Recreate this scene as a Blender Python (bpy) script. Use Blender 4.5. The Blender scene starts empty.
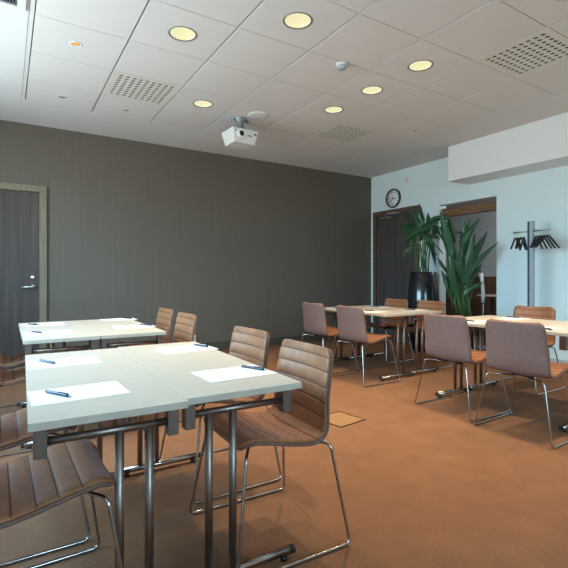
import bpy, bmesh, math, random
from math import sin, cos, pi, radians, sqrt, exp
from mathutils import Vector, Matrix
random.seed(7)
S = bpy.context.scene
C = S.collection

# ------------------------------------------------------------------ camera
EYE = 1.105
cd = bpy.data.cameras.new('camera')
cam = bpy.data.objects.new('camera', cd); C.objects.link(cam)
cam.location = (0, 0, EYE)
cam.rotation_euler = (pi/2, 0, -radians(31.985))
cd.sensor_width = 36.0
cd.lens = 445.0/568.0*36.0
cd.shift_y = -7.7/568.0
cd.clip_start = 0.02
S.camera = cam

# ------------------------------------------------------------------ view, world
S.view_settings.view_transform = 'Standard'
S.view_settings.look = 'None'
S.view_settings.gamma = 1.0
S.view_settings.use_curve_mapping = False
S.view_settings.exposure = 0.26

# room extents (metres): camera stands at x=0, y=0
XL, XR, YB, YF, ZC = -1.15, 5.73, -2.6, 6.13, 2.925
LEFT_WIN = (1.6, 4.9, 0.95, 2.50)      # y0, y1, z0, z1
BACK_WIN = (0.2, 1.7, 1.1, 2.55)      # x0, x1, z0, z1

w = bpy.data.worlds.new('sky'); S.world = w
w.use_nodes = True
nt = w.node_tree; nt.nodes.clear()
tc = nt.nodes.new('ShaderNodeTexCoord')
sx = nt.nodes.new('ShaderNodeSeparateXYZ')
mr = nt.nodes.new('ShaderNodeMapRange'); mr.inputs[1].default_value = -1; mr.inputs[2].default_value = 1
rp = nt.nodes.new('ShaderNodeValToRGB')
e = rp.color_ramp.elements
e[0].position = 0.30; e[0].color = (0.34, 0.40, 0.42, 1)
e[1].position = 1.0; e[1].color = (0.34, 0.64, 1.0, 1)
m = e.new(0.49); m.color = (0.42, 0.50, 0.53, 1)
m = e.new(0.53); m.color = (0.50, 0.82, 1.0, 1)
bg = nt.nodes.new('ShaderNodeBackground'); bg.inputs[1].default_value = 18.0
wo = nt.nodes.new('ShaderNodeOutputWorld')
nt.links.new(tc.outputs['Generated'], sx.inputs[0])
nt.links.new(sx.outputs[2], mr.inputs[0]); nt.links.new(mr.outputs[0], rp.inputs[0])
nt.links.new(rp.outputs[0], bg.inputs[0]); nt.links.new(bg.outputs[0], wo.inputs[0])

def portal(loc, rot, sxx, syy):
    l = bpy.data.lights.new('window_portal', 'AREA'); l.shape = 'RECTANGLE'
    l.size = sxx; l.size_y = syy; l.cycles.is_portal = True
    o = bpy.data.objects.new('window_portal', l); C.objects.link(o)
    o.location = loc; o.rotation_euler = rot
portal((XL-0.16, (LEFT_WIN[0]+LEFT_WIN[1])/2, (LEFT_WIN[2]+LEFT_WIN[3])/2), (0, -pi/2, 0),
       LEFT_WIN[3]-LEFT_WIN[2], LEFT_WIN[1]-LEFT_WIN[0])
portal(((BACK_WIN[0]+BACK_WIN[1])/2, YB-0.16, (BACK_WIN[2]+BACK_WIN[3])/2), (pi/2, 0, 0),
       BACK_WIN[1]-BACK_WIN[0], BACK_WIN[3]-BACK_WIN[2])

LAMP_W = 125.0
LAMP_COL = (1.0, 0.78, 0.50)

# ------------------------------------------------------------------ materials
def mat(name, col, rough=0.5, metal=0.0, spec=0.5, build=None, **kw):
    m = bpy.data.materials.new(name); m.use_nodes = True
    n = m.node_tree; b = n.nodes['Principled BSDF']
    b.inputs['Base Color'].default_value = (*col, 1)
    b.inputs['Roughness'].default_value = rough
    b.inputs['Metallic'].default_value = metal
    b.inputs['Specular IOR Level'].default_value = spec
    for k, v in kw.items(): b.inputs[k].default_value = v
    if build: build(n, b)
    return m

def noise_col(c0, c1, scale=(1, 1, 1), ns=5.0, detail=4.0, lo=0.35, hi=0.65, bump=0.0, bscale=None, bdist=0.002):
    def f(n, b):
        t = n.nodes.new('ShaderNodeTexCoord'); mp = n.nodes.new('ShaderNodeMapping')
        mp.inputs['Scale'].default_value = scale
        nz = n.nodes.new('ShaderNodeTexNoise'); nz.inputs['Scale'].default_value = ns; nz.inputs['Detail'].default_value = detail
        r = n.nodes.new('ShaderNodeValToRGB')
        r.color_ramp.elements[0].position = lo; r.color_ramp.elements[0].color = (*c0, 1)
        r.color_ramp.elements[1].position = hi; r.color_ramp.elements[1].color = (*c1, 1)
        n.links.new(t.outputs['Object'], mp.inputs[0]); n.links.new(mp.outputs[0], nz.inputs['Vector'])
        n.links.new(nz.outputs['Fac'], r.inputs[0]); n.links.new(r.outputs[0], b.inputs['Base Color'])
        if bump:
            nz2 = n.nodes.new('ShaderNodeTexNoise'); nz2.inputs['Scale'].default_value = bscale or ns
            nz2.inputs['Detail'].default_value = 3
            n.links.new(mp.outputs[0], nz2.inputs['Vector'])
            bp = n.nodes.new('ShaderNodeBump'); bp.inputs['Strength'].default_value = bump; bp.inputs['Distance'].default_value = bdist
            n.links.new(nz2.outputs['Fac'], bp.inputs['Height']); n.links.new(bp.outputs[0], b.inputs['Normal'])
    return f

def carpet(n, b):
    t = n.nodes.new('ShaderNodeTexCoord')
    big = n.nodes.new('ShaderNodeTexNoise'); big.inputs['Scale'].default_value = 6.0; big.inputs['Detail'].default_value = 5
    fine = n.nodes.new('ShaderNodeTexNoise'); fine.inputs['Scale'].default_value = 160; fine.inputs['Detail'].default_value = 3
    mx = n.nodes.new('ShaderNodeMath'); mx.operation = 'MULTIPLY_ADD'; mx.inputs[1].default_value = 0.70
    ml = n.nodes.new('ShaderNodeMath'); ml.operation = 'MULTIPLY'; ml.inputs[1].default_value = 0.30
    r = n.nodes.new('ShaderNodeValToRGB')
    r.color_ramp.elements[0].position = 0.36; r.color_ramp.elements[0].color = (0.162, 0.080, 0.045, 1)
    r.color_ramp.elements[1].position = 0.64; r.color_ramp.elements[1].color = (0.245, 0.124, 0.068, 1)
    n.links.new(t.outputs['Object'], big.inputs['Vector']); n.links.new(t.outputs['Object'], fine.inputs['Vector'])
    n.links.new(fine.outputs['Fac'], mx.inputs[0]); n.links.new(big.outputs['Fac'], ml.inputs[0])
    n.links.new(ml.outputs[0], mx.inputs[2]); n.links.new(mx.outputs[0], r.inputs[0])
    n.links.new(r.outputs[0], b.inputs['Base Color'])
    bp = n.nodes.new('ShaderNodeBump'); bp.inputs['Strength'].default_value = 0.5; bp.inputs['Distance'].default_value = 0.004
    n.links.new(fine.outputs['Fac'], bp.inputs['Height']); n.links.new(bp.outputs[0], b.inputs['Normal'])

M = {}
M['paint'] = mat('daylight_tinted_wall_paint', (0.78, 0.89, 0.90), 0.7, spec=0.2)  # white paint with the cool daylight cast mixed into its colour
M['soffit'] = mat('soffit_white_paint', (0.86, 0.87, 0.85), 0.7, spec=0.2)
M['ceil'] = mat('ceiling_tile_white', (0.76, 0.735, 0.705), 0.85, spec=0.1)
M['ceil_border'] = mat('ceiling_plaster_white', (0.76, 0.75, 0.73), 0.85, spec=0.1)
M['groove'] = mat('ceiling_joint_brown', (0.22, 0.18, 0.155), 0.7)
M['bar'] = mat('ceiling_bar_white', (0.80, 0.78, 0.75), 0.5)
M['wallcover'] = mat('taupe_wallcovering', (0.13, 0.115, 0.098), 0.55, spec=0.35,
                     build=noise_col((0.124, 0.101, 0.079), (0.149, 0.123, 0.096), (34, 34, 0.25), 3.0, 5, 0.3, 0.7, 0.25, 6, 0.001))
M['carpet'] = mat('terracotta_carpet', (0.42, 0.17, 0.06), 0.95, spec=0.1, build=carpet)
M['base'] = mat('dark_baseboard', (0.075, 0.062, 0.050), 0.5)
M['wbase'] = mat('light_baseboard', (0.5, 0.5, 0.48), 0.5)
M['door'] = mat('dark_door_wood', (0.1, 0.08, 0.07), 0.6, spec=0.25,
                build=noise_col((0.060, 0.046, 0.041), (0.105, 0.082, 0.072), (9, 9, 0.35), 2.2, 6, 0.3, 0.7))
M['oak'] = mat('oak_frame', (0.25, 0.2, 0.13), 0.5,
               build=noise_col((0.155, 0.118, 0.072), (0.235, 0.185, 0.115), (20, 20, 1.0), 3, 5, 0.3, 0.7))
M['walnut'] = mat('walnut_frame', (0.16, 0.09, 0.05), 0.5,
                  build=noise_col((0.085, 0.050, 0.032), (0.15, 0.088, 0.055), (16, 2, 14), 3, 5, 0.3, 0.7))
M['lintel'] = mat('brown_lintel_wood', (0.2, 0.1, 0.045), 0.5,
                  build=noise_col((0.16, 0.078, 0.035), (0.24, 0.125, 0.058), (12, 1, 14), 3, 5, 0.3, 0.7))
M['cabinet'] = mat('red_brown_cabinet', (0.12, 0.045, 0.022), 0.4,
                   build=noise_col((0.09, 0.035, 0.018), (0.15, 0.06, 0.03), (10, 10, 1), 3, 5, 0.3, 0.7))
M['cabinet_dark'] = mat('dark_cabinet_wood', (0.06, 0.04, 0.032), 0.4)
M['steel'] = mat('brushed_steel', (0.62, 0.62, 0.60), 0.3, 1.0)
M['chrome'] = mat('chrome_tube', (0.46, 0.44, 0.43), 0.18, 1.0)
M['legs'] = mat('satin_chrome_table_tube', (0.30, 0.245, 0.215), 0.42, 1.0)
M['bracket'] = mat('bracket_metal', (0.20, 0.150, 0.125), 0.42, 0.6)
M['laminate'] = mat('cream_laminate', (0.66, 0.58, 0.46), 0.35, spec=0.5,
                    build=noise_col((0.50, 0.445, 0.365), (0.56, 0.50, 0.415), (2, 14, 2), 6, 4, 0.3, 0.7))
M['paper'] = mat('white_paper', (0.80, 0.80, 0.81), 0.6, spec=0.3)
M['ink'] = mat('dark_blue_pen_plastic', (0.008, 0.022, 0.05), 0.25)
M['black'] = mat('black_plastic', (0.012, 0.012, 0.013), 0.4)
M['leather'] = mat('tan_brown_leather', (0.32, 0.15, 0.06), 0.5, spec=0.5, **{'Sheen Weight': 0.16, 'Sheen Roughness': 0.4, 'Sheen Tint': (0.75, 0.85, 1, 1)},
                   build=noise_col((0.225, 0.086, 0.034), (0.305, 0.125, 0.050), (1, 1, 1), 25, 4, 0.3, 0.7, 0.15, 300, 0.0008))
M['seam'] = mat('dark_brown_seam', (0.105, 0.055, 0.036), 0.7, spec=0.2)
M['shell'] = mat('mauve_brown_chair_fabric', (0.26, 0.165, 0.14), 0.6, spec=0.3,
                 build=noise_col((0.140, 0.078, 0.066), (0.215, 0.128, 0.108), (1, 1, 5), 70, 4, 0.3, 0.7, 0.25, 200, 0.001))
M['pot'] = mat('glossy_black_pot', (0.012, 0.013, 0.016), 0.17, spec=0.7)
M['soil'] = mat('potting_soil', (0.03, 0.02, 0.014), 0.95)
M['leaf'] = mat('green_leaf', (0.03, 0.11, 0.035), 0.35, spec=0.5,
                build=noise_col((0.012, 0.058, 0.022), (0.034, 0.112, 0.040), (1, 1, 1), 6, 3, 0.3, 0.7))
M['stem'] = mat('green_stem', (0.06, 0.14, 0.035), 0.5)
M['white'] = mat('white_plastic', (0.80, 0.81, 0.80), 0.4)
M['offwhite'] = mat('projector_white', (0.76, 0.76, 0.73), 0.35)
M['grey'] = mat('grey_metal', (0.33, 0.36, 0.38), 0.4, 0.7)
M['stand'] = mat('silver_grey_aluminium', (0.42, 0.49, 0.54), 0.4, 0.3)
M['stand_dark'] = mat('slot_grey', (0.035, 0.06, 0.08), 0.5)
M['face'] = mat('clock_face_white', (0.90, 0.91, 0.90), 0.5)
M['lens'] = mat('dark_lens_glass', (0.006, 0.006, 0.008), 0.08)
M['vent'] = mat('vent_cream', (0.76, 0.73, 0.65), 0.5)
M['hole'] = mat('vent_dark', (0.08, 0.073, 0.062), 0.8)
M['brushed'] = mat('floor_box_lid_carpet', (0.26, 0.145, 0.068), 0.9, spec=0.1)
M['pale_wood'] = mat('pale_wood', (0.68, 0.56, 0.36), 0.4)
M['greywall'] = mat('grey_room_paint', (0.50, 0.50, 0.49), 0.75, spec=0.2)
M['amber'] = mat('amber_lamp', (0.8, 0.35, 0.05), 0.4)
M['amber'].node_tree.nodes['Principled BSDF'].inputs['Emission Color'].default_value = (1, 0.42, 0.06, 1)
M['amber'].node_tree.nodes['Principled BSDF'].inputs['Emission Strength'].default_value = 0.35

def refl(n, b):
    t = n.nodes.new('ShaderNodeTexCoord')
    wv = n.nodes.new('ShaderNodeTexWave'); wv.wave_type = 'BANDS'; wv.bands_direction = 'X'
    wv.inputs['Scale'].default_value = 22; wv.inputs['Distortion'].default_value = 2.5; wv.inputs['Detail'].default_value = 1
    r = n.nodes.new('ShaderNodeValToRGB')
    r.color_ramp.elements[0].color = (0.66, 0.58, 0.17, 1); r.color_ramp.elements[1].color = (1.0, 0.98, 0.78, 1)
    n.links.new(t.outputs['Object'], wv.inputs['Vector']); n.links.new(wv.outputs['Fac'], r.inputs[0])
    n.links.new(r.outputs[0], b.inputs['Emission Color'])
    b.inputs['Emission Strength'].default_value = 0.78
M['glow'] = mat('lit_reflector', (0.25, 0.22, 0.12), 0.3, build=refl)

mg = bpy.data.materials.new('window_glass'); mg.use_nodes = True
n = mg.node_tree; n.nodes.clear()
tr = n.nodes.new('ShaderNodeBsdfTransparent'); gl = n.nodes.new('ShaderNodeBsdfGlossy'); gl.inputs['Roughness'].default_value = 0.02
mx = n.nodes.new('ShaderNodeMixShader'); mx.inputs[0].default_value = 0.06
ou = n.nodes.new('ShaderNodeOutputMaterial')
n.links.new(tr.outputs[0], mx.inputs[1]); n.links.new(gl.outputs[0], mx.inputs[2]); n.links.new(mx.outputs[0], ou.inputs[0])
M['glass'] = mg

# ------------------------------------------------------------------ mesh helpers
def box(bm, x0, x1, y0, y1, z0, z1, mi=0):
    v = [bm.verts.new(p) for p in ((x0,y0,z0),(x1,y0,z0),(x1,y1,z0),(x0,y1,z0),(x0,y0,z1),(x1,y0,z1),(x1,y1,z1),(x0,y1,z1))]
    for f in ((3,2,1,0),(4,5,6,7),(0,1,5,4),(1,2,6,5),(2,3,7,6),(3,0,4,7)):
        bm.faces.new([v[i] for i in f]).material_index = mi
    return v

def rbox(bm, x0, x1, y0, y1, z0, z1, r=0.004, seg=2, mi=0):
    t = bmesh.new(); box(t, x0, x1, y0, y1, z0, z1)
    bmesh.ops.bevel(t, geom=t.edges[:], offset=r, segments=seg, profile=0.6, affect='EDGES')
    for f in t.faces: f.material_index = mi
    me = bpy.data.meshes.new('tmp'); t.to_mesh(me); t.free(); bm.from_mesh(me); bpy.data.meshes.remove(me)

def fillet(pts, rad, seg=5):
    P = [Vector(p) for p in pts]; out = [P[0]]
    for i in range(1, len(P)-1):
        a, b, c = P[i-1], P[i], P[i+1]
        d1 = (a-b); d2 = (c-b)
        r = min(rad, d1.length*0.45, d2.length*0.45)
        p1 = b+d1.normalized()*r; p2 = b+d2.normalized()*r
        for k in range(seg+1):
            t = k/seg
            out.append(p1*(1-t)**2 + b*2*t*(1-t) + p2*t*t)
    out.append(P[-1]); return out

def tube(bm, pts, r, seg=8, rad=0.0, mi=0, radii=None):
    P = fillet(pts, rad) if rad else [Vector(p) for p in pts]
    n_ = len(P); rings = []
    T0 = (P[1]-P[0]).normalized()
    u = T0.orthogonal().normalized()
    for i in range(n_):
        if i == 0: t = T0
        elif i == n_-1: t = (P[-1]-P[-2]).normalized()
        else: t = ((P[i+1]-P[i]).normalized()+(P[i]-P[i-1]).normalized()).normalized()
        u = (u - t*u.dot(t)).normalized(); v = t.cross(u)
        rr = radii[i] if radii else r
        rings.append([bm.verts.new(P[i]+(u*cos(2*pi*k/seg)+v*sin(2*pi*k/seg))*rr) for k in range(seg)])
    for i in range(n_-1):
        for k in range(seg):
            f = bm.faces.new((rings[i][k], rings[i][(k+1)%seg], rings[i+1][(k+1)%seg], rings[i+1][k])); f.material_index = mi; f.smooth = True
    bm.faces.new(rings[0][::-1]).material_index = mi; bm.faces.new(rings[-1]).material_index = mi

def lathe(bm, prof, seg=32, origin=(0,0,0), mi=0, axis='Z', smooth=True):
    o = Vector(origin); rings = []
    def pt(r, z, a):
        if axis == 'Z': return o+Vector((r*cos(a), r*sin(a), z))
        if axis == 'X': return o+Vector((z, r*cos(a), r*sin(a)))
        return o+Vector((r*cos(a), z, r*sin(a)))
    for r, z in prof:
        if r < 1e-6: rings.append([bm.verts.new(pt(0, z, 0))])
        else: rings.append([bm.verts.new(pt(r, z, 2*pi*k/seg)) for k in range(seg)])
    for A, B in zip(rings[:-1], rings[1:]):
        for k in range(seg):
            a, b = A[k % len(A)], A[(k+1) % len(A)]; c, d = B[(k+1) % len(B)], B[k % len(B)]
            vs = []
            for q in (a, b, c, d):
                if q not in vs: vs.append(q)
            if len(vs) > 2:
                f = bm.faces.new(vs); f.material_index = mi; f.smooth = smooth

def obj(name, bm, mats, parent=None, smooth=None, recalc=True):
    if recalc: bmesh.ops.recalc_face_normals(bm, faces=bm.faces[:])
    me = bpy.data.meshes.new(name); bm.to_mesh(me); bm.free()
    for m in (mats if isinstance(mats, (list, tuple)) else [mats]): me.materials.append(M[m])
    if smooth:
        for p in me.polygons: p.use_smooth = True
    o = bpy.data.objects.new(name, me); C.objects.link(o)
    if parent: o.parent = parent
    return o

def thing(name, label, cat, loc=(0,0,0), rz=0, group=None):
    o = bpy.data.objects.new(name, None); C.objects.link(o); o.empty_display_size = 0.1
    o.location = loc; o.rotation_euler = (0, 0, rz); o['label'] = label; o['category'] = cat
    if group: o['group'] = group
    return o

def tag(o, label, cat, group=None):
    o['label'] = label; o['category'] = cat
    if group: o['group'] = group
    return o

def struct(name, bm, mats, parent=None):
    o = obj(name, bm, mats, parent)
    if not parent: o['kind'] = 'structure'
    return o

def dup(root, loc, rz, label, group=None):
    r = root.copy(); C.objects.link(r); r.location = loc; r.rotation_euler = (0, 0, rz); r['label'] = label
    if group: r['group'] = group
    for ch in list(root.children):
        c = ch.copy(); C.objects.link(c); c.parent = r
        for g in list(ch.children):
            d = g.copy(); C.objects.link(d); d.parent = c
    return r

# ------------------------------------------------------------------ room shell
TH = 0.15
b = bmesh.new(); box(b, XL-TH, 8.0, YB-TH, YF+TH, -0.1, 0.0); struct('floor', b, 'carpet')

b = bmesh.new(); box(b, XL-TH, XR+TH, YF, YF+TH, 0, ZC+0.2); struct('wall_far', b, 'wallcover')

y0, y1, z0, z1 = LEFT_WIN
b = bmesh.new()
box(b, XL-TH, XL, YB-TH, y0, 0, ZC+0.2); box(b, XL-TH, XL, y1, YF, 0, ZC+0.2)
box(b, XL-TH, XL, y0, y1, 0, z0); box(b, XL-TH, XL, y0, y1, z1, ZC+0.2)
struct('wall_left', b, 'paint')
x0, x1, z0, z1 = BACK_WIN
b = bmesh.new()
box(b, XL, x0, YB-TH, YB, 0, ZC+0.2); box(b, x1, XR, YB-TH, YB, 0, ZC+0.2)
box(b, x0, x1, YB-TH, YB, 0, z0); box(b, x0, x1, YB-TH, YB, z1, ZC+0.2)
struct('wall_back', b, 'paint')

def window(name, horiz, rng, n_pane):
    a0, a1, z0, z1 = rng
    fr = bmesh.new(); gs = bmesh.new()
    def bb(bm, p0, p1, q0, q1, d0, d1):
        if horiz: box(bm, p0, p1, YB-d1, YB-d0, q0, q1)
        else: box(bm, XL-d1, XL-d0, p0, p1, q0, q1)
    fw = 0.05
    bb(fr, a0, a1, z0, z0+fw, 0.04, 0.10); bb(fr, a0, a1, z1-fw, z1, 0.04, 0.10)
    for i in range(n_pane+1):
        p = a0+(a1-a0-fw)*i/n_pane
        bb(fr, p, p+fw, z0+fw, z1-fw, 0.04, 0.10)
    bb(gs, a0+0.01, a1-0.01, z0+0.01, z1-0.01, 0.068, 0.074)
    o = struct(name, fr, 'white')
    obj('glass', gs, 'glass', o)
    s = bmesh.new(); bb(s, a0-0.03, a1+0.03, z0-0.03, z0, -0.06, 0.04); obj('sill', s, 'white', o)
window('window_1', False, LEFT_WIN, 4)
window('window_2', True, BACK_WIN, 2)

# right wall with an opening (niche beyond) ; door_2 is set into it
OY0, OY1, OZ = 3.649, 4.600, 2.213
b = bmesh.new()
box(b, XR, XR+TH, YB-TH, OY0, 0, ZC+0.2); box(b, XR, XR+TH, OY1, YF, 0, ZC+0.2); box(b, XR, XR+TH, OY0, OY1, OZ, ZC+0.2)
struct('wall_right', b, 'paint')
b = bmesh.new(); rbox(b, XR+0.04, XR+0.13, OY0, OY1, 2.03, 2.155, 0.003); struct('trim_1', b, 'lintel')
b = bmesh.new(); box(b, XR+0.002, XR+0.012, OY0, OY1, 2.195, OZ-0.0005); struct('trim_2', b, 'groove')
# the room beyond the opening
b = bmesh.new(); box(b, 7.85, 8.0, 2.6, 6.6, 0, 2.5); struct('wall_beyond', b, 'greywall')
b = bmesh.new(); box(b, XR+TH, 7.85, 6.2, 6.3, 0, 2.5); box(b, XR+TH, 7.85, 2.5, 2.6, 0, 2.5); struct('wall_beyond_side', b, 'greywall')
b = bmesh.new(); box(b, XR+TH, 8.0, 2.5, 6.3, 2.5, 2.6); struct('ceiling_beyond', b, 'greywall')

# soffit
b = bmesh.new(); box(b, 5.28, XR-0.0005, YB+0.0005, 4.09, 2.44, ZC+0.1); struct('wall_soffit', b, 'soffit')

# baseboards
b = bmesh.new(); box(b, 0.50, XR-0.02, YF-0.014, YF-0.0005, 0.0005, 0.13); struct('baseboard_far', b, 'base')
b = bmesh.new()
box(b, XR-0.014, XR-0.0005, YB+0.01, OY0-0.02, 0.0005, 0.09); box(b, XR-0.014, XR-0.0005, OY1+0.02, 4.97, 0.0005, 0.09)
struct('baseboard_right', b, 'wbase')

# ------------------------------------------------------------------ ceiling
TX, TY, GX, GY = 0.637, 0.600, 0.17, 2.337
JMIN, NI, NJ = -7, 7, 5
b = bmesh.new()
XE, YE = GX+TX*NI, GY+TY*NJ
# plaster border round the tile field (mat 1)
box(b, XL, 0.1325, YB, YF, ZC, ZC+0.1, 1)
box(b, XE+0.012, XR, YB, YF, ZC, ZC+0.1, 1)
box(b, 0.130, XE+0.012, YE-0.030, YF, ZC, ZC+0.1, 1)
box(b, 0.130, XE+0.012, YB, GY+TY*JMIN, ZC, ZC+0.1, 1)
# dark plenum above the joints (mat 2)
box(b, 0.130, XE+0.012, GY+TY*JMIN, YE-0.030, ZC+0.022, ZC+0.1, 2)
# grid bars (mat 3)
for i in range(NI+1):
    xx = GX+TX*i
    if i == 0: box(b, xx-0.034, xx-0.006, GY+TY*JMIN, YE-0.032, ZC+0.001, ZC+0.02, 3)
    elif i < NI: box(b, xx+0.0005, xx+0.007, GY+TY*JMIN, YE-0.03, ZC+0.004, ZC+0.02, 3)

DOWN = [(1.5,1.5),(2.5,0.5),(2.5,3.5),(4.5,2.5),(4.5,1.5),(4.5,0.5),(4.5,-1.5),(6.5,-1.5)]  # last two are unseen lamps added to warm the foreground
VENT = [(1,3),(5,3),(5,-1)]
DR = 0.098
def tile(i, j):
    xa, xb = GX+TX*i+0.010, GX+TX*(i+1)-0.012
    ya, yb = GY+TY*j+0.003, GY+TY*(j+1)-0.003
    if i == 0: xa = GX+0.003
    if j == NJ-1: yb = YE-0.036
    if i == NI-1: xb = XE+0.006
    if (i+0.5, j+0.5) in DOWN:
        cx, cy = GX+TX*(i+0.5), GY+TY*(j+0.5); N = 32
        for zz, nz in ((ZC, -1), (ZC+0.02, 1)):
            out = []; inn = []
            for k in range(N):
                a = 2*pi*(k+0.5)/N; dx, dy = cos(a), sin(a)
                inn.append(b.verts.new((cx+DR*dx, cy+DR*dy, zz)))
                sc = min((xb-cx if dx > 0 else cx-xa)/max(abs(dx), 1e-9), (yb-cy if dy > 0 else cy-ya)/max(abs(dy), 1e-9))
                out.append(b.verts.new((cx+dx*sc, cy+dy*sc, zz)))
            for k in range(N):
                b.faces.new((out[k], out[(k+1)%N], inn[(k+1)%N], inn[k]))
            for sxn in (0, 1):
                for syn in (0, 1):
                    px_, py_ = (xb if sxn else xa), (yb if syn else ya)
                    k = min(range(N), key=lambda q: (Vector((px_, py_))-((out[q].co+out[(q+1)%N].co)/2).to_2d()).length)
                    cv = b.verts.new((px_, py_, zz)); b.faces.new((out[k], cv, out[(k+1)%N]))
        for (p, q) in (((xa,ya),(xb,ya)),((xb,ya),(xb,yb)),((xb,yb),(xa,yb)),((xa,yb),(xa,ya))):
            vs = [b.verts.new((*p, ZC)), b.verts.new((*q, ZC)), b.verts.new((*q, ZC+0.02)), b.verts.new((*p, ZC+0.02))]
            b.faces.new(vs)
    else:
        box(b, xa, xb, ya, yb, ZC, ZC+0.02, 0)
for i in range(NI):
    for j in range(JMIN, NJ):
        if (i, j) not in VENT: tile(i, j)
struct('ceiling', b, ['ceil', 'ceil_border', 'groove', 'bar'])

# downlights
def cell(i, j): return GX+TX*i, GY+TY*j
names = ['round yellow downlight in the ceiling at upper left, left of the projector',
         'largest round yellow downlight, nearest the camera at the top centre',
         'round yellow downlight in the ceiling just left of the white projector',
         'farthest of the three downlights in a row on the right, beside the perforated vent',
         'middle one of the three round downlights in a row on the right',
         'nearest of the three downlights in a row on the right, by the big vent']
proto = None
for k, (ci, cj) in enumerate(DOWN):
    x, y = cell(ci, cj)
    lab = names[k] if k < len(names) else 'added round ceiling downlight out of view, for warm light in the foreground'
    if proto is None:
        t = thing('downlight', lab, 'ceiling light', (x, y, ZC), 0, 'round ceiling downlights'); proto = t
        q = bmesh.new(); lathe(q, [(0.092, 0.001), (0.0975, -0.004), (0.104, -0.004), (0.107, -0.0005), (0.097, 0.002), (0.092, 0.001)], 40); obj('trim_ring', q, 'grey', t)
        q = bmesh.new(); lathe(q, [(0.0965, 0.0), (0.0955, 0.012), (0.088, 0.0205), (0.0, 0.0205)], 40); obj('reflector', q, 'glow', t)
    else:
        dup(proto, (x, y, ZC), 0, lab)
    l = bpy.data.lights.new('downlight_bulb', 'SPOT'); l.energy = LAMP_W*(0.55 if (ci, cj) in ((4.5,2.5),(2.5,3.5),(4.5,1.5)) else 1.0); l.color = LAMP_COL
    l.spot_size = radians(108); l.spot_blend = 1.0; l.shadow_soft_size = 0.03
    lo = bpy.data.objects.new('downlight_bulb', l); C.objects.link(lo); lo.location = (x, y, ZC-0.02)

# perforated vents
def vent(i, j, lab):
    x0, x1, y0, y1 = GX+TX*i+0.009, GX+TX*(i+1)-0.007, GY+TY*j+0.002, GY+TY*(j+1)-0.002
    t = thing('ceiling_vent', lab, 'ceiling vent', ((x0+x1)/2, (y0+y1)/2, ZC), 0, 'perforated ceiling vents')
    w_, h_ = (x1-x0)/2, (y1-y0)/2
    q = bmesh.new()
    for (a, c, d, e_) in ((-w_, w_, -h_, -h_+0.045), (-w_, w_, h_-0.045, h_), (-w_, -w_+0.045, -h_+0.045, h_-0.045), (w_-0.045, w_, -h_+0.045, h_-0.045)):
        box(q, a, c, d, e_, 0.0, 0.02)
    obj('frame', q, 'vent', t)
    # perforated plate: bars crossing, with round-ish dimples between
    q = bmesh.new(); nx, ny = 9, 9; iw, ih = w_-0.045, h_-0.045
    px_, py_ = 2*iw/nx, 2*ih/ny
    for a in range(nx):
        for c in range(ny):
            cx, cy = -iw+px_*(a+0.5), -ih+py_*(c+0.5); N = 12; z0_ = 0.002
            rx, ry = px_*0.32, py_*0.32
            inn = [q.verts.new((cx+rx*cos(2*pi*(k+.5)/N), cy+ry*sin(2*pi*(k+.5)/N), z0_)) for k in range(N)]
            up = [q.verts.new((cx+rx*cos(2*pi*(k+.5)/N), cy+ry*sin(2*pi*(k+.5)/N), z0_+0.004)) for k in range(N)]
            out = []
            for k in range(N):
                dx, dy = cos(2*pi*(k+.5)/N), sin(2*pi*(k+.5)/N)
                sc = min(px_/2/max(abs(dx), 1e-6), py_/2/max(abs(dy), 1e-6)); out.append(q.verts.new((cx+dx*sc, cy+dy*sc, z0_)))
            for k in range(N):
                q.faces.new((out[k], out[(k+1)%N], inn[(k+1)%N], inn[k])); q.faces.new((inn[k], inn[(k+1)%N], up[(k+1)%N], up[k]))
            for sa in (-1, 1):
                for sb in (-1, 1):
                    pp = Vector((cx+sa*px_/2, cy+sb*py_/2))
                    k = min(range(N), key=lambda z: (pp-((out[z].co+out[(z+1)%N].co)/2).to_2d()).length)
                    q.faces.new((out[k], q.verts.new((pp.x, pp.y, z0_)), out[(k+1)%N]))
    obj('perforated_plate', q, 'vent', t)
    q = bmesh.new(); box(q, -iw, iw, -ih, ih, 0.0085, 0.021); obj('backing', q, 'hole', t)
vent(1, 3, 'square perforated ceiling vent at upper left, above the dark wall near the left door')
vent(5, 3, 'smallest perforated ceiling vent, farthest back near the corner of the room')
vent(5, -1, 'largest perforated ceiling vent, nearest at the upper right edge of the ceiling')

t = thing('slot_grille', 'white ceiling air grille with fine dark slots at the top left corner', 'ceiling vent', (0, 0, ZC))
q = bmesh.new(); gx0, gx1, gy0, gy1 = -0.36, 0.112, 2.7, 3.515
for (a, c, d, e_) in ((gx0, gx1, gy0, gy0+0.05), (gx0, gx1, gy1-0.05, gy1), (gx0, gx0+0.05, gy0+0.05, gy1-0.05), (gx1-0.05, gx1, gy0+0.05, gy1-0.05)):
    box(q, a, c, d, e_, -0.018, -0.0005)
obj('frame', q, 'white', t)
q = bmesh.new(); k = gx0+0.055
while k < gx1-0.055:
    box(q, k, k+0.006, gy0+0.05, gy1-0.05, -0.015, -0.004); k += 0.017
obj('slats', q, 'grey', t)
q = bmesh.new(); box(q, gx0+0.05, gx1-0.05, gy0+0.05, gy1-0.05, -0.003, -0.0005); obj('backing', q, 'hole', t)

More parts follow.
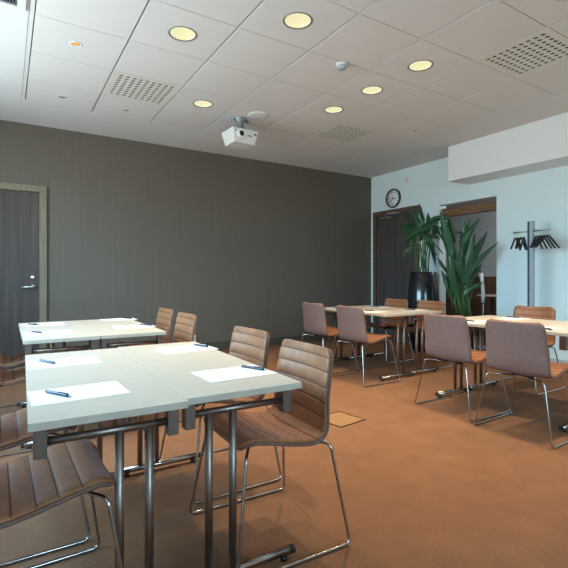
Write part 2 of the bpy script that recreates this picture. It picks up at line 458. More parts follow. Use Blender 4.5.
# small ceiling fittings
def small_spot(x, y, lab, lit):
    t = thing('recessed_spot' if lit else 'sprinkler_cover', lab, 'ceiling light' if lit else 'ceiling fitting', (x, y, ZC))
    q = bmesh.new(); lathe(q, [(0.030, -0.0005), (0.032, -0.005), (0.044, -0.004), (0.048, -0.0003), (0.03, -0.0003)], 28); obj('ring', q, 'bar', t)
    q = bmesh.new(); lathe(q, [(0.0, -0.0015), (0.031, -0.0015), (0.031, -0.0004), (0, -0.0004)], 24); obj('lens', q, 'amber' if lit else 'grey', t)
for x, y, lab, lit in ((0.465, 3.82, 'small amber recessed spot in the ceiling at upper left', True),
                  (0.482, 5.03, 'small round steel ceiling fitting at far left, above the left door', False),
                  (1.115, 5.05, 'small round ceiling fitting just beyond the left perforated vent', False),
                  (3.68, 5.06, 'small round ceiling fitting left of the farthest perforated vent, above the dark wall', False),
                  (4.33, 5.03, 'small round ceiling fitting nearest the corner where dark and white wall meet', False),
                  (4.315, 3.83, 'small round ceiling fitting right of the farthest perforated vent, near the soffit', False)):
    small_spot(x, y, lab, lit)

t = thing('smoke_detector', 'small white domed smoke detector on the ceiling, right of centre', 'smoke detector', (2.442, 2.972, ZC))
q = bmesh.new(); lathe(q, [(0, -0.0005), (0.052, -0.0005), (0.052, -0.018), (0.046, -0.022), (0, -0.022)], 32); obj('base', q, 'white', t)
q = bmesh.new(); lathe(q, [(0, -0.052), (0.026, -0.050), (0.040, -0.040), (0.043, -0.0225), (0, -0.0225)], 32); obj('dome', q, 'stand', t)
t = thing('ceiling_speaker', 'flat round white ceiling speaker disc right above the projector', 'speaker', (2.411, 4.414, ZC))
q = bmesh.new(); lathe(q, [(0, -0.012), (0.095, -0.012), (0.112, -0.007), (0.114, -0.0005), (0, -0.0005)], 36); obj('cover', q, 'bar', t)

# ------------------------------------------------------------------ doors
def door(name, axis, a0, a1, top, frame_m, fw, handle_end):
    fr = bmesh.new(); sl = bmesh.new()
    def bb(bm, p0, p1, q0, q1, d0, d1, r=0.003):
        if axis == 'Y': rbox(bm, p0, p1, YF-d1, YF-d0, q0, q1, r)
        else: rbox(bm, XR-d1, XR-d0, p0, p1, q0, q1, r)
    bb(fr, a0, a0+fw, 0.001, top-fw, 0.0005, 0.045); bb(fr, a1-fw, a1, 0.001, top-fw, 0.0005, 0.045); bb(fr, a0, a1, top-fw, top, 0.0005, 0.045)
    bb(sl, a0+fw+0.004, a1-fw-0.004, 0.006, top-fw-0.004, 0.0006, 0.018)
    root = struct(name, fr, frame_m)
    s = obj('door_leaf', sl, 'door', root)
    return root, s
r1, s1 = door('door_1', 'Y', -0.60, 0.417, 2.193, 'oak', 0.078, 1)
q = bmesh.new(); hx = 0.278
lathe(q, [(0, -0.040), (0.026, -0.040), (0.028, -0.032), (0.028, -0.0185), (0, -0.0185)], 24, (hx, YF, 0.978), axis='Y')
tube(q, [(hx, YF-0.035, 0.978), (hx, YF-0.075, 0.978), (hx-0.135, YF-0.075, 0.978)], 0.011, 12, 0.02)
obj('door_handle', q, 'steel', s1)
q = bmesh.new(); lathe(q, [(0, -0.030), (0.020, -0.030), (0.027, -0.026), (0.028, -0.0185), (0, -0.0185)], 24, (hx-0.004, YF, 1.092), axis='Y'); obj('door_lock', q, 'steel', s1)
r2, s2 = door('door_2', 'X', 5.005, 6.037, 2.268, 'walnut', 0.072, 1)
q = bmesh.new(); rbox(q, XR-0.065, XR-0.0185, 5.60, 5.86, 2.115, 2.16, 0.006)
tube(q, [(XR-0.045, 5.72, 2.165), (XR-0.16, 5.55, 2.185), (XR-0.055, 5.34, 2.185)], 0.008, 8, 0.01)
obj('door_closer', q, 'steel', s2)

# ------------------------------------------------------------------ chairs
def catmull(P, n):
    P = [Vector(p) for p in P]; out = []
    Q = [P[0]*2-P[1]]+P+[P[-1]*2-P[-2]]
    for i in range(1, len(Q)-2):
        for k in range(n):
            t = k/n; a, b_, c, d = Q[i-1:i+3]
            out.append(0.5*((2*b_)+(c-a)*t+(2*a-5*b_+4*c-d)*t*t+(3*b_-a-3*c+d)*t**3))
    out.append(P[-1]); return out

PROF = [(0.200, 0.440), (0.186, 0.455), (0.15, 0.464), (0.07, 0.449), (-0.03, 0.427), (-0.115, 0.419), (-0.174, 0.447), (-0.202, 0.518), (-0.216, 0.61), (-0.231, 0.70), (-0.248, 0.79)]
def resample(P, step):
    L = [0]
    for a, c in zip(P[:-1], P[1:]): L.append(L[-1]+(c-a).length)
    n = int(L[-1]/step); out = []; j = 0
    for k in range(n+1):
        s = L[-1]*k/n
        while j < len(P)-2 and L[j+1] < s: j += 1
        f_ = (s-L[j])/max(L[j+1]-L[j], 1e-9); out.append((s, P[j].lerp(P[j+1], f_)))
    return out, L[-1]
CUR, LEN = resample(catmull([(x, 0, z) for x, z in PROF], 14), 0.0058)

def shell_point(idx, v, off, shrink=0.0):
    s, p = CUR[idx]
    a = CUR[max(idx-1, 0)][1]; c = CUR[min(idx+1, len(CUR)-1)][1]
    t = (c-a).normalized(); nrm = Vector((t.z, 0, -t.x))       # towards the sitter
    fback = min(max((s-0.36)/0.18, 0), 1); fback = fback*fback*(3-2*fback)
    hw = 0.224-0.020*fback*min(max((s-0.45)/0.35, 0), 1)-shrink
    for dist, rr in ((s, 0.075), (LEN-s, 0.05)):
        if dist < rr: hw -= rr*(1-sqrt(max(0, 1-((rr-dist)/rr)**2)))*0.8
    y = hw*v
    lift = 0.012*(v**2)*(1-fback)+0.034*(v**2)*fback
    q = p+nrm*(lift+off); return Vector((q.x, y, q.z)), s

def shell_mesh(bm, o_top, o_bot, shrink, ribs):
    NV = 14; NS = len(CUR); top = []; bot = []
    for i in range(NS):
        rt = []; rb = []
        for k in range(NV+1):
            v = -1+2*k/NV; v = math.copysign(abs(v)**0.9, v)
            s = CUR[i][0]; o = o_top
            if ribs:
                ph = (s-0.03)/0.062; fr_ = ph-math.floor(ph)
                o = o_top-0.0055+0.0080*max(0.0, sin(pi*fr_))**0.25
                ed = max(0, (abs(v)-0.93)/0.07); o -= 0.004*ed*ed
            rt.append(bm.verts.new(shell_point(i, v, o, shrink)[0])); rb.append(bm.verts.new(shell_point(i, v, o_bot, shrink)[0]))
        top.append(rt); bot.append(rb)
    def quad(*vs):
        f = bm.faces.new(vs); f.smooth = True; return f
    for i in range(NS-1):
        for k in range(NV):
            f = quad(top[i][k], top[i][k+1], top[i+1][k+1], top[i+1][k]); f.material_index = 1 if ribs and any(CUR[i][0] <= 0.03+0.062*m_ < CUR[i+1][0] for m_ in range(1, 16)) else 0; quad(bot[i][k], bot[i+1][k], bot[i+1][k+1], bot[i][k+1])
        quad(top[i][0], top[i+1][0], bot[i+1][0], bot[i][0]); quad(top[i][NV], bot[i][NV], bot[i+1][NV], top[i+1][NV])
    for k in range(NV):
        quad(top[0][k], bot[0][k], bot[0][k+1], top[0][k+1]); quad(top[-1][k], top[-1][k+1], bot[-1][k+1], bot[-1][k])

def make_chair(label, group):
    t = thing('conference_chair', label, 'chair', (0,0,0), 0, group)
    q = bmesh.new(); shell_mesh(q, 0.014, 0.0015, 0.004, True); obj('ribbed_upholstery', q, ['leather', 'seam'], t)
    q = bmesh.new(); shell_mesh(q, 0.001, -0.009, 0.0, False); obj('seat_shell', q, 'shell', t)
    R = 0.0062
    for s in (-1, 1):
        q = bmesh.new()
        tube(q, [(-0.10, s*0.055, 0.398), (-0.205, s*0.20, 0.404), (-0.252, s*0.272, R+0.002), (0.252, s*0.272, R+0.002), (0.186, s*0.205, 0.424), (0.10, s*0.055, 0.418)], R, 10, 0.028)
        obj('sled_leg', q, 'chrome', t)
    q = bmesh.new()
    for s in (-1, 1): tube(q, [(-0.13, s*0.06, 0.400), (-0.03, s*0.06, 0.408), (0.13, s*0.06, 0.432)], 0.008, 8)
    tube(q, [(0.03, -0.06, 0.417), (0.03, 0.06, 0.417)], 0.007, 8); tube(q, [(-0.09, -0.06, 0.403), (-0.09, 0.06, 0.403)], 0.007, 8)
    obj('seat_support', q, 'black', t)
    return t

chair0 = None
def place_chair(x, y, rz, label, group):
    global chair0
    if chair0 is None:
        chair0 = make_chair(label, group); chair0.location = (x, y, 0); chair0.rotation_euler = (0, 0, rz)
    else: dup(chair0, (x, y, 0), rz, label, group)
R_, L_ = pi, 0.0     # facing -x (right side of a table), facing +x (left side)
CH = 'ribbed brown leather chairs around the tables'
J = lambda d: radians(d)
place_chair(0.958, 1.690, R_+J(-2), 'nearest ribbed brown chair at the right side of the front table', CH)
place_chair(1.012, 2.325, R_+J(1), 'ribbed brown chair on the right of the front table, second one, behind the nearest chair', CH)
place_chair(0.075, 1.650, L_+J(1), 'dark brown chair at lower left, cut by the frame, tucked under the front table', CH)
place_chair(0.045, 2.275, L_, 'brown chair at left edge, second one on the left side of the front table', CH)
place_chair(1.062, 3.560, R_, 'ribbed chair in bluish light at the near right corner of the back left table', CH)
place_chair(1.088, 4.215, R_, 'smallest ribbed chair seen beyond the far right corner of the back left table', CH)
place_chair(0.110, 3.500, L_, 'brown chair at left edge, near one on the left side of the back left table', CH)
place_chair(0.110, 4.150, L_, 'brown chair mostly hidden on the far left side of the back left table', CH)
place_chair(3.255, 3.590, L_, 'chair seen from behind, nearer of two on the left of the middle table', CH)
place_chair(3.250, 4.240, L_, 'chair seen from behind by the dark wall, far left seat of the middle table', CH)
place_chair(4.330, 4.360, R_+J(0), 'brown chair facing us, farther of two at the right of the middle table', CH)
place_chair(4.350, 3.790, R_+J(0), 'brown chair facing us, nearer of two right of the middle table, below the pot', CH)
place_chair(3.225, 2.370, L_+J(-1), 'mauve brown chair seen from behind, left one of two at the right hand table', CH)
place_chair(3.195, 1.780, L_+J(2), 'large mauve brown chair seen from behind, nearest one at the right hand table', CH)
place_chair(4.400, 2.520, R_, 'brown chair facing us across the right hand table, in front of the coat stand', CH)

# ------------------------------------------------------------------ tables
TT, TW, TL = 0.705, 0.448, 1.225
def make_table(label, group):
    t = thing('folding_table', label, 'table', (0,0,0), 0, group)
    q = bmesh.new(); rbox(q, -TW/2, TW/2, -TL/2, TL/2, TT-0.024, TT, 0.002, 2); obj('tabletop', q, 'laminate', t)
    for s in (-1, 1):
        y = s*(TL/2-0.078); zr = TT-0.024-0.056
        q = bmesh.new(); tube(q, [(-0.185, y, zr), (0.185, y, zr)], 0.0125, 14); obj('rail', q, 'legs', t)
        for sx_ in (-1, 1):
            q = bmesh.new(); rbox(q, sx_*0.193-0.018, sx_*0.193+0.018, y-0.020, y+0.024, TT-0.024-0.100, TT-0.0245, 0.003); obj('bracket', q, 'bracket', t)
            q = bmesh.new(); tube(q, [(0.072+sx_*0.046, y, zr-0.005), (0.072+sx_*0.046, y, 0.034)], 0.0145, 16); obj('leg', q, 'legs', t)
        q = bmesh.new(); tube(q, [(-0.222, y, 0.032), (0.222, y, 0.032)], 0.0165, 16); ft = obj('foot', q, 'chrome', t)
        for sx_ in (-1, 1):
            q = bmesh.new(); tube(q, [(sx_*0.2225, y, 0.032), (sx_*0.236, y, 0.032)], 0.0170, 16)
            lathe(q, [(0, 0.0005), (0.014, 0.0005), (0.014, 0.0165), (0, 0.0165)], 16, (sx_*0.19, y, 0)); obj('foot_cap', q, 'black', ft)
    return t
table0 = None
def place_table(x, y, rz, label, group):
    global table0
    if table0 is None:
        table0 = make_table(label, group); table0.location = (x, y, 0); table0.rotation_euler = (0, 0, rz)
    else: dup(table0, (x, y, 0), rz, label, group)
TG = 'narrow cream folding tables set in pairs'
place_table(0.066+TW/2, 1.391+TL/2-0.008, J(-1.5), 'front folding table, left half of the pair with cream top nearest the camera', TG)
place_table(0.066+TW*1.5+0.0035, 1.398+TL/2, pi+J(-1.5), 'front folding table, right half of the pair with cream top nearest the camera', TG)
place_table(0.090+TW/2, 3.19+TL/2, 0, 'back left folding table, left half of the pair by the left door', TG)
place_table(0.090+TW*1.5+0.002, 3.19+TL/2+.004, pi, 'back left folding table, right half of the pair by the left door', TG)
place_table(3.35+TW/2, 3.36+TL/2, 0, 'middle folding table, left half of the pair near the dark wall corner', TG)
place_table(3.35+TW*1.5+0.001, 3.37+TL/2, pi, 'middle folding table, right half of the pair beside the plant pot', TG)
place_table(3.33+TW/2, 1.55+TL/2, 0, 'right hand folding table, left half of the pair in front of the coat stand', TG)
place_table(3.33+TW*1.5+0.001, 1.55+TL/2, pi, 'right hand folding table, right half of the pair in front of the coat stand', TG)

# ------------------------------------------------------------------ paper and pens
def sheet_mesh():
    q = bmesh.new(); rbox(q, -0.148, 0.148, -0.104, 0.104, 0.0, 0.0012, 0.0003, 1); return q
paper0 = None; pen0 = None
def place_paper(x, y, rz, label):
    global paper0
    if paper0 is None:
        paper0 = tag(obj('paper_sheet', sheet_mesh(), 'paper'), label, 'paper', 'paper sheets on the tables'); o = paper0
    else:
        o = paper0.copy(); C.objects.link(o); o['label'] = label
    o.location = (x, y, TT+0.0003); o.rotation_euler = (0, 0, rz)
def place_pen(x, y, rz, label, on_paper=True):
    global pen0
    z = TT+0.0003+(0.0014 if on_paper else 0)+0.0058
    if pen0 is None:
        t = thing('ballpoint_pen', label, 'pen', (0,0,0), 0, 'pens on the paper sheets'); pen0 = t
        q = bmesh.new(); tube(q, [(-0.066, 0, 0), (-0.06, 0, 0), (0.0, 0, 0), (0.05, 0, 0), (0.06, 0, 0)], 0.005, 10, radii=[0.0035, 0.0048, 0.0052, 0.0056, 0.0045]); obj('barrel', q, 'ink', t)
        q = bmesh.new(); tube(q, [(-0.0655, 0, 0), (-0.074, 0, 0), (-0.079, 0, 0)], 0.002, 8, radii=[0.0034, 0.002, 0.0008]); tube(q, [(0.0595, 0, 0), (0.070, 0, 0)], 0.003, 8); obj('tip', q, 'steel', t)
        q = bmesh.new(); rbox(q, 0.005, 0.055, -0.0015, 0.0015, 0.0052, 0.0072, 0.0004, 1); obj('clip', q, 'black', t)
        t.location = (x, y, z); t.rotation_euler = (0, 0, rz)
    else: dup(pen0, (x, y, z), rz, label)
F = 1.039
SP = [
 (0.212, 1.672, J(1.5), 'nearest white sheet on the front table, at its left edge', 'nearest dark pen lying on the front left sheet'),
 (0.230, 2.294, J(1), 'white sheet at the far left corner of the front table', 'dark pen lying on the sheet at the far left corner of the front table'),
 (0.800, 1.670, J(1), 'white sheet at the right edge of the front table, before the nearest chair', 'dark pen on the sheet before the nearest chair on the right'),
 (0.840, 2.360, J(2), 'white sheet at the far right corner of the front table', 'dark pen on the sheet at the far right corner of the front table'),
 (0.255, 3.540, J(1), 'white sheet at the near left corner of the back left table', 'dark pen on the near left sheet of the back left table'),
 (0.262, 4.190, J(0), 'white sheet at the far left corner of the back left table', 'dark pen on the far left sheet of the back left table'),
 (0.862, 3.640, J(1), 'white sheet at the near right corner of the back left table', 'dark pen on the near right sheet of the back left table'),
 (0.885, 4.310, J(1), 'white sheet at the far right corner of the back left table', 'dark pen on the far right sheet of the back left table'),
 (3.500, 3.700, J(0), 'white sheet at the near left seat of the middle table', 'dark pen at the near left seat of the middle table'),
 (3.500, 4.280, J(0), 'white sheet at the far left seat of the middle table', 'dark pen at the far left seat of the middle table'),
 (4.090, 3.640, J(0), 'white sheet at the near right seat of the middle table', 'dark pen at the near right seat of the middle table'),
 (4.090, 4.220, J(0), 'white sheet at the far right seat of the middle table', 'dark pen at the far right seat of the middle table'),
 (3.490, 1.860, J(0), 'white sheet on the right hand table before the nearest seen chair back', 'dark pen on the right hand table before the nearest seen chair back'),
 (3.490, 2.440, J(0), 'white sheet at the far left corner of the right hand table', 'dark pen at the far left corner of the right hand table'),
 (4.060, 2.420, J(0), 'white sheet before the chair facing us at the right hand table', 'dark pen before the chair facing us at the right hand table'),
]
PEN = {0: (0.146, 1.667, J(-61)), 1: (0.162, 2.310, J(-64)), 2: (0.900, 1.690, J(-67)), 3: (0.938, 2.385, J(-72)),
       4: (0.184, 3.570, J(-64)), 5: (0.187, 4.170, J(-60)), 6: (0.960, 3.640, J(-58)), 7: (0.965, 4.330, J(-58)),
       8: (3.546, 3.83, J(-80)), 12: (3.430, 1.80, J(-100)), 13: (3.470, 2.476, J(-87)), 14: (4.15, 2.47, J(-87))}
for k, (x, y, rz, lp, lq) in enumerate(SP):
    place_paper(x, y, rz, lp)
    p = PEN.get(k) or (x-0.06, y+0.01, J(-64))
    place_pen(p[0], p[1], p[2], lq)

# ------------------------------------------------------------------ projector
t = thing('projector', 'white ceiling projector hanging from a grey mount before the dark wall', 'projector', (2.292, 4.631, ZC), 0)
PR = J(-150)
def rot_bm(q, a, loc):
    bmesh.ops.rotate(q, verts=q.verts[:], cent=(0,0,0), matrix=Matrix.Rotation(a, 3, 'Z')); bmesh.ops.translate(q, verts=q.verts[:], vec=loc)
q = bmesh.new(); lathe(q, [(0, -0.0005), (0.075, -0.0005), (0.075, -0.012), (0.045, -0.03), (0.045, -0.045), (0.048, -0.14), (0.06, -0.156), (0.0, -0.156)], 28)
tube(q, [(0.03, 0.0, -0.03), (0.10, 0.02, -0.02), (0.13, 0.03, -0.004)], 0.006, 8)
obj('ceiling_mount', q, 'grey', t)
def pbody():
    q = bmesh.new(); rbox(q, -0.172, 0.172, -0.135, 0.135, -0.318, -0.1565, 0.018, 4)
    for v in q.verts:
        if v.co.z < -0.27: v.co.x *= 0.80; v.co.y *= 0.86
        if v.co.y < -0.05: v.co.z += 0.012*(1-(abs(v.co.x)/0.2)**2)
    return q
body = None
q = pbody(); rot_bm(q, 0, (0,0,0)); body = obj('projector_body', q, 'offwhite', t)
q = bmesh.new(); lathe(q, [(0.0, -0.128), (0.028, -0.128), (0.032, -0.150), (0.048, -0.152), (0.050, -0.128)], 32, (-0.055, 0, -0.213), axis='Y'); obj('lens_ring', q, 'white', body)
q = bmesh.new(); lathe(q, [(0.0, -0.140), (0.030, -0.146), (0.0315, -0.138), (0, -0.129)], 32, (-0.055, 0, -0.213), axis='Y'); obj('lens', q, 'lens', body)
q = bmesh.new(); rbox(q, 0.03, 0.085, -0.1365, -0.132, -0.228, -0.219, 0.001, 1); rbox(q, 0.115, 0.135, -0.1365, -0.132, -0.208, -0.188, 0.001, 1); rbox(q, 0.145, 0.153, -0.1365, -0.132, -0.208, -0.199, 0.001, 1); rbox(q, -0.135, -0.12, -0.1365, -0.132, -0.190, -0.180, 0.001, 1); obj('front_marks', q, 'black', body)
t.rotation_euler = (0, 0, J(3))

# ------------------------------------------------------------------ clock, sensor, socket, floor box
t = thing('wall_clock', 'round black rimmed white wall clock on the white wall above the right door', 'clock', (XR, 5.560, 2.462))
q = bmesh.new(); lathe(q, [(0.142, -0.028), (0.150, -0.040), (0.162, -0.038), (0.166, -0.02), (0.164, -0.001), (0.14, -0.001), (0.142, -0.028)], 48, axis='X'); obj('rim', q, 'black', t)
q = bmesh.new(); lathe(q, [(0, -0.022), (0.143, -0.022), (0.143, -0.006), (0, -0.006)], 48, axis='X'); fc = obj('clock_face', q, 'face', t)
def hand(ang, ln, wd, x):     # ang clockwise from 12; seen from the room, clockwise runs towards -y
    q = bmesh.new(); d = Vector((0, -sin(ang), cos(ang))); s = Vector((0, cos(ang), sin(ang)))
    vs = []
    for xx in (x, x-0.0015):
        for a_, c_ in ((-0.2, -1), (1, -0.7), (1, 0.7), (-0.2, 1)):
            p = d*(ln*a_)+s*(wd*c_); vs.append(q.verts.new((xx, p.y, p.z)))
    for f in ((0,1,2,3),(7,6,5,4),(0,4,5,1),(1,5,6,2),(2,6,7,3),(3,7,4,0)): q.faces.new([vs[i] for i in f])
    return q
obj('hour_hand', hand(radians(109), 0.075, 0.007, -0.0235), 'black', fc); obj('minute_hand', hand(radians(228), 0.115, 0.005, -0.0255), 'black', fc)
q = bmesh.new()
for k in range(12):
    a = 2*pi*k/12; d = Vector((0, -sin(a), cos(a))); s = Vector((0, cos(a), sin(a))); wd = 0.0055; l0 = 0.100 if k % 3 else 0.094
    vs = []
    for xx in (-0.0215, -0.0232):
        for a_, c_ in ((l0, -1), (0.128, -1), (0.128, 1), (l0, 1)):
            p = d*a_+s*(wd*c_); vs.append(q.verts.new((xx, p.y, p.z)))
    for f in ((0,1,2,3),(7,6,5,4),(0,4,5,1),(1,5,6,2),(2,6,7,3),(3,7,4,0)): q.faces.new([vs[i] for i in f])
obj('hour_marks', q, 'black', fc)

t = thing('motion_sensor', 'small white box sensor high on the white wall right of the clock', 'sensor', (XR, 5.235, 2.722))
q = bmesh.new(); rbox(q, -0.040, -0.0005, -0.032, 0.032, -0.055, 0.055, 0.008, 3); obj('housing', q, 'white', t)
q = bmesh.new(); rbox(q, -0.043, -0.0405, -0.012, 0.008, -0.018, 0.006, 0.001, 1); obj('lens', q, 'grey', t)

t = thing('wall_socket', 'small white socket low on the dark wall behind the back left chairs', 'socket', (2.291, YF, 0.216))
q = bmesh.new(); rbox(q, -0.026, 0.026, -0.022, -0.0005, -0.042, 0.042, 0.004, 2); obj('plate', q, 'white', t)
q = bmesh.new(); lathe(q, [(0, -0.0226), (0.016, -0.0226), (0.016, -0.0222), (0, -0.0222)], 20, axis='Y'); obj('socket_face', q, 'stand', t)

t = thing('floor_box', 'square floor outlet lid set in the orange carpet behind the nearest chair', 'floor box', (2.19, 2.69, 0), J(8))
q = bmesh.new()
for a, c, d, e_ in ((-0.14, 0.14, -0.14, -0.130), (-0.14, 0.14, 0.130, 0.14), (-0.14, -0.130, -0.130, 0.130), (0.130, 0.14, -0.130, 0.130)): box(q, a, c, d, e_, 0.0005, 0.004)
obj('frame', q, 'black', t)
q = bmesh.new(); box(q, -0.129, 0.129, -0.129, 0.129, 0.0005, 0.003); obj('lid', q, 'brushed', t)

# ------------------------------------------------------------------ coat stand and hangers
SX, SY = 5.40, 2.99
t = thing('coat_stand', 'tall grey metal column coat stand by the white wall at right', 'coat stand', (SX, SY, 0), J(-6))
q = bmesh.new(); lathe(q, [(0, 0.0005), (0.19, 0.0005), (0.19, 0.012), (0.17, 0.02), (0, 0.02)], 40); obj('base', q, 'stand', t)
q = bmesh.new(); rbox(q, -0.026, 0.026, -0.031, 0.031, 0.0205, 1.775, 0.004, 2); pl = obj('column', q, 'stand', t)
q = bmesh.new(); rbox(q, -0.0280, -0.0262, 0.004, 0.029, 0.03, 1.765, 0.0005, 1); obj('slot', q, 'stand_dark', pl)
for sg in (1, -1):
    q = bmesh.new(); tube(q, [(0.0, sg*0.235, 1.652), (0.0, sg*0.0315, 1.652)], 0.011, 12); obj('rail', q, 'steel', t)

def hanger_bm():
    q = bmesh.new()
    hook = [(0.0, 0, -0.060), (0.0, 0, -0.030), (0.016, 0, -0.016), (0.0155, 0, 0.004), (0.0, 0, 0.0165), (-0.0155, 0, 0.004), (-0.015, 0, -0.006)]
    return q, hook
hang0 = None
def place_hanger(dy, rz, label):
    global hang0
    lo = Vector((0, dy, 0)); lo.rotate(Matrix.Rotation(J(-6), 3, 'Z'))
    loc = (SX+lo.x, SY+lo.y, 1.6495)
    if hang0 is None:
        t = thing('coat_hanger', label, 'coat hanger', loc, rz, 'black hangers on the coat stand'); hang0 = t
        q, hook = hanger_bm(); tube(q, hook, 0.0022, 8, 0.012); obj('hook', q, 'steel', t)
        q = bmesh.new()
        tube(q, [(-0.185, 0, -0.205), (-0.10, 0, -0.135), (-0.03, 0, -0.074), (0, 0, -0.064), (0.03, 0, -0.074), (0.10, 0, -0.135), (0.185, 0, -0.205)], 0.011, 10, 0.03)
        obj('shoulder', q, 'black', t)
    else: dup(hang0, loc, rz, label)
hl = ['leftmost black hanger on the coat stand rail', 'second black hanger from the left end of the coat stand rail', 'third black hanger from the left on the coat stand rail',
      'black hanger just left of the coat stand column', 'black hanger just right of the coat stand column', 'second black hanger right of the coat stand column',
      'third black hanger right of the coat stand column', 'second black hanger from the right end of the rail', 'rightmost black hanger on the coat stand rail']
for (dy, a), l in zip([(0.207, 15), (0.170, 22), (0.132, 14), (0.095, 19), (-0.072, 9), (-0.110, 4), (-0.143, -3), (-0.175, -7), (-0.208, -12)], hl): place_hanger(dy, J(a), l)

# ------------------------------------------------------------------ plants
def leaf_bm(base, top, tip, width, droop=0.0, stem_r=0.007, twist=0.0):
    """petiole from base to top, then a broad pointed blade from top to tip"""
    base, top, tip = Vector(base), Vector(top), Vector(tip)
    q = bmesh.new()
    mid = base.lerp(top, 0.55)+Vector((0, 0, 0.03))
    tube(q, [base, mid, top], stem_r, 7, 0.2, mi=1)
    ax = tip-top; L = ax.length; d = ax.normalized()
    side = d.cross(Vector((0.62, 0.68, -0.35)))
    side.normalize(); side.rotate(Matrix.Rotation(twist, 3, d)); up = side.cross(d).normalized()
    N = 14; rows = []
    for i in range(N+1):
        s = i/N; wv = width*0.40*(sin(pi*min(1, s**0.75))**0.8)*(1-0.25*s) if 0 < s < 1 else 0.001
        c = top+d*(L*s)+Vector((0, 0, -droop*s*s))+Vector((0, 0, droop*0.45*sin(pi*s)))
        row = []
        for k in (-1, -0.5, 0, 0.5, 1):
            p = c+side*(wv*k)+up*(abs(k)*wv*0.35+0.006*sin(9*s+2*k))
            row.append(p)
        rows.append(row)
    th = up*0.0012
    T = [[q.verts.new(p+th) for p in r] for r in rows]; B = [[q.verts.new(p-th) for p in r] for r in rows]
    for i in range(N):
        for k in range(4):
            for f in (q.faces.new((T[i][k], T[i][k+1], T[i+1][k+1], T[i+1][k])), q.faces.new((B[i][k], B[i+1][k], B[i+1][k+1], B[i][k+1]))): f.smooth = True
        for k in (0, 4): q.faces.new((T[i][k], T[i+1][k], B[i+1][k], B[i][k]))
    for i in (0, N):
        for k in range(4): q.faces.new((T[i][k], T[i][k+1], B[i][k+1], B[i][k]))
    return q

FPX, CS, SN = 445.0, cos(radians(31.985)), sin(radians(31.985))
def at(u, v, d):
    """world point at depth d (metres along the view axis) measured off the photograph"""
    r = (u-284)/FPX*d; return Vector((r*CS+d*SN, -r*SN+d*CS, EYE-(v-276.3)/FPX*d))

# plant 1: tall black pot
PX, PY = 5.285, 4.54
t = thing('potted_plant', 'leafy green plant in a tall glossy black pot beside the right door', 'plant', (0, 0, 0))
q = bmesh.new(); lathe(q, [(0, 0.0005), (0.15, 0.0005), (0.185, 0.10), (0.228, 0.35), (0.240, 0.52), (0.222, 0.82), (0.186, 1.165), (0.180, 1.172), (0.172, 1.165), (0.178, 1.10), (0, 1.10)], 56, (PX, PY, 0)); obj('pot', q, 'pot', t)
q = bmesh.new(); lathe(q, [(0, 1.125), (0.17, 1.115), (0.17, 1.102), (0, 1.102)], 32, (PX, PY, 0)); obj('soil', q, 'soil', t)
d0 = PX*SN+PY*CS
L1 = [((418,262),(424,222),(419,203),0.10,0.0,-0.1), ((421,262),(438,222),(402,238),0.15,0.05,-0.2), ((415,262),(413,240),(399,220),0.14,0.06,-0.1),
      ((417,262),(416,236),(408,262),0.12,0.06,0.2), ((424,262),(420,232),(443,250),0.13,0.05,-0.3), ((427,262),(428,238),(436,262),0.12,0.1,0.1),
      ((426,262),(430,222),(452,216),0.12,0.05,-0.1), ((420,262),(422,232),(409,206),0.11,0.02,0.3), ((419,262),(420,240),(432,220),0.15,0.02,0.2),
      ((416,262),(414,236),(425,218),0.15,0.02,-0.2), ((428,262),(432,234),(444,225),0.13,0.04,0.1), ((423,262),(423,240),(410,232),0.16,0.05,0.3),
      ((422,262),(425,236),(440,236),0.15,0.05,-0.2), ((420,262),(417,226),(400,224),0.11,0.04,0.0), ((424,262),(428,222),(446,212),0.12,0.04,0.15), ((419,262),(415,228),(404,214),0.12,0.05,0.2), ((426,262),(433,226),(447,242),0.13,0.08,-0.1), ((421,262),(424,228),(414,210),0.14,0.02,-0.15), ((425,262),(426,242),(437,252),0.13,0.05,-0.3), ((418,262),(412,246),(402,252),0.10,0.08,-0.4), ((425,262),(430,232),(428,212),0.12,0.0,0.2)]
for k, (a, c, d, wd, dr, dd) in enumerate(L1):
    A = Vector((PX, PY, 1.12)); A += Vector((random.uniform(-.10, .10), random.uniform(-.10, .10), 0.0))
    q = leaf_bm(A, at(*c, d0+dd*0.7), at(*d, d0+dd*1.3-0.05), wd, dr, 0.006, random.uniform(-0.9, 0.9)); obj('leaf', q, ['leaf', 'stem'], t)

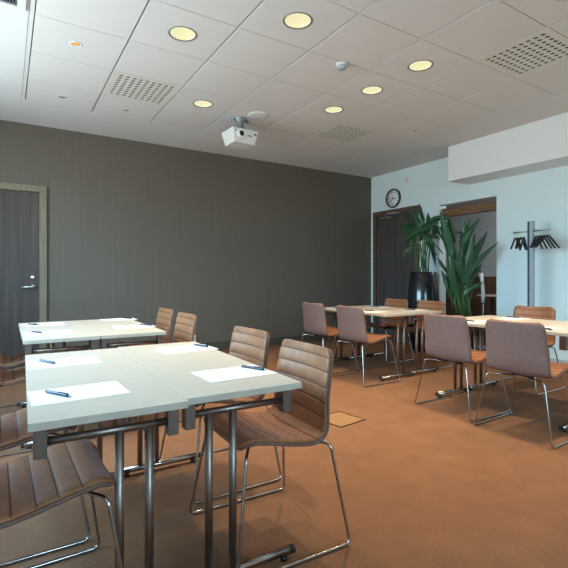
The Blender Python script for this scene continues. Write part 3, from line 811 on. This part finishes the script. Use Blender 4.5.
# plant 2: in front of the opening
QX, QY = 5.24, 3.84
t = thing('potted_plant', 'tall upright green plant with long pointed leaves before the open doorway', 'plant', (0, 0, 0))
q = bmesh.new(); lathe(q, [(0, 0.0005), (0.15, 0.0005), (0.20, 0.40), (0.205, 0.42), (0.19, 0.42), (0.18, 0.36), (0, 0.36)], 48, (QX, QY, 0)); obj('pot', q, 'pot', t)
q = bmesh.new(); lathe(q, [(0, 0.375), (0.182, 0.370), (0.182, 0.361), (0, 0.361)], 32, (QX, QY, 0)); obj('soil', q, 'soil', t)
d0 = QX*SN+QY*CS
L2 = [((466,262),(463,214),0.12,0), ((461,246),(480,216),0.13,-.1), ((466,285),(475,230),0.16,-.2), ((470,272),(488,228),0.11,.1), ((468,275),(499,238),0.09,-.15),
      ((452,258),(440,210),0.18,-.1), ((446,230),(462,232),0.12,.2), ((456,285),(447,240),0.14,.1), ((465,285),(458,250),0.13,-.2), ((468,288),(482,262),0.13,.1),
      ((462,296),(478,282),0.10,-.2), ((450,275),(437,256),0.13,-.1), ((458,300),(446,262),0.12,-.2), ((466,300),(463,262),0.12,.1), ((452,300),(444,275),0.08,.05),
      ((458,262),(446,218),0.15,.2), ((466,270),(478,256),0.12,.25), ((456,300),(452,270),0.10,.2), ((462,275),(470,234),0.12,.15), ((460,240),(471,218),0.10,0), ((454,245),(448,214),0.14,0), ((472,290),(484,280),0.08,.1), ((450,292),(441,268),0.10,.1), ((468,262),(482,236),0.09,-.1)]
for k, (c, d, wd, dd) in enumerate(L2):
    A = Vector((QX+random.uniform(-.12, .12), QY+random.uniform(-.14, .14), 0.37))
    q = leaf_bm(A, at(*c, d0+dd*0.6), at(*d, d0+dd), wd, 0.02 if k != 4 else 0.05, 0.009, random.uniform(-0.7, 0.7)); obj('leaf', q, ['leaf', 'stem'], t)

# ------------------------------------------------------------------ things seen through the opening, plus an added lamp out of sight
t = thing('added_ceiling_lamp', 'unseen round ceiling lamp added to brighten the room beyond the doorway', 'ceiling light', (6.75, 3.4, 2.5))
q = bmesh.new(); lathe(q, [(0, -0.0005), (0.17, -0.0005), (0.17, -0.03), (0.155, -0.04), (0, -0.04)], 36); obj('lamp_shade', q, 'white', t)
l = bpy.data.lights.new('added_room_lamp', 'POINT'); l.energy = 26; l.color = (0.85, 0.93, 1.0); l.shadow_soft_size = 0.12  # added fill light, brightens the room beyond the opening
lo = bpy.data.objects.new('added_room_lamp', l); C.objects.link(lo); lo.location = (6.75, 3.4, 2.28)
t = thing('sideboard', 'red brown wooden cabinet seen through the doorway behind the plant', 'cabinet', (0, 0, 0))
q = bmesh.new(); rbox(q, 7.45, 7.84, 4.2, 5.9, 0.001, 1.10, 0.004); obj('body', q, 'cabinet', t)
q = bmesh.new(); rbox(q, 7.425, 7.4495, 4.205, 4.62, 0.05, 1.09, 0.003); obj('door', q, 'cabinet_dark', t)
q = bmesh.new(); rbox(q, 7.425, 7.4495, 4.63, 5.89, 0.05, 1.09, 0.003); obj('door', q, 'cabinet', t)
t = thing('side_table', 'small table with a thin pale wooden top seen through the doorway', 'table', (6.95, 4.50, 0))
q = bmesh.new(); rbox(q, -0.17, 0.17, -0.17, 0.17, 0.77, 0.792, 0.004); obj('tabletop', q, 'pale_wood', t)
q = bmesh.new(); tube(q, [(0, 0, 0.7695), (0, 0, 0.0205)], 0.02, 14); obj('leg', q, 'black', t)
q = bmesh.new(); lathe(q, [(0, 0.0005), (0.17, 0.0005), (0.17, 0.012), (0.03, 0.02), (0, 0.02)], 28); obj('base', q, 'black', t)
p = at(483, 300, 6.9)
t = thing('slim_stand', 'slim white upright stand with a dark curved top behind the plant in the doorway', 'stand', (p.x, p.y, 0))
q = bmesh.new(); lathe(q, [(0, 0.0005), (0.12, 0.0005), (0.12, 0.015), (0.02, 0.025), (0, 0.025)], 28); obj('base', q, 'grey', t)
q = bmesh.new(); tube(q, [(0, 0, 0.0255), (0, 0, 0.70)], 0.012, 12); obj('pole', q, 'grey', t)
q = bmesh.new(); tube(q, [(0.02*CS*.3, -0.0, 0.6995), (0, 0, 0.9), (-0.03*CS, 0.03*SN, 1.16)], 0.026, 14, 0.1); obj('white_sleeve', q, 'white', t)
q = bmesh.new(); tube(q, [(-0.03*CS, 0.03*SN, 1.1605), (-0.06*CS, 0.06*SN, 1.195), (-0.15*CS, 0.15*SN, 1.205)], 0.014, 10, 0.03); obj('curved_top', q, 'black', t)
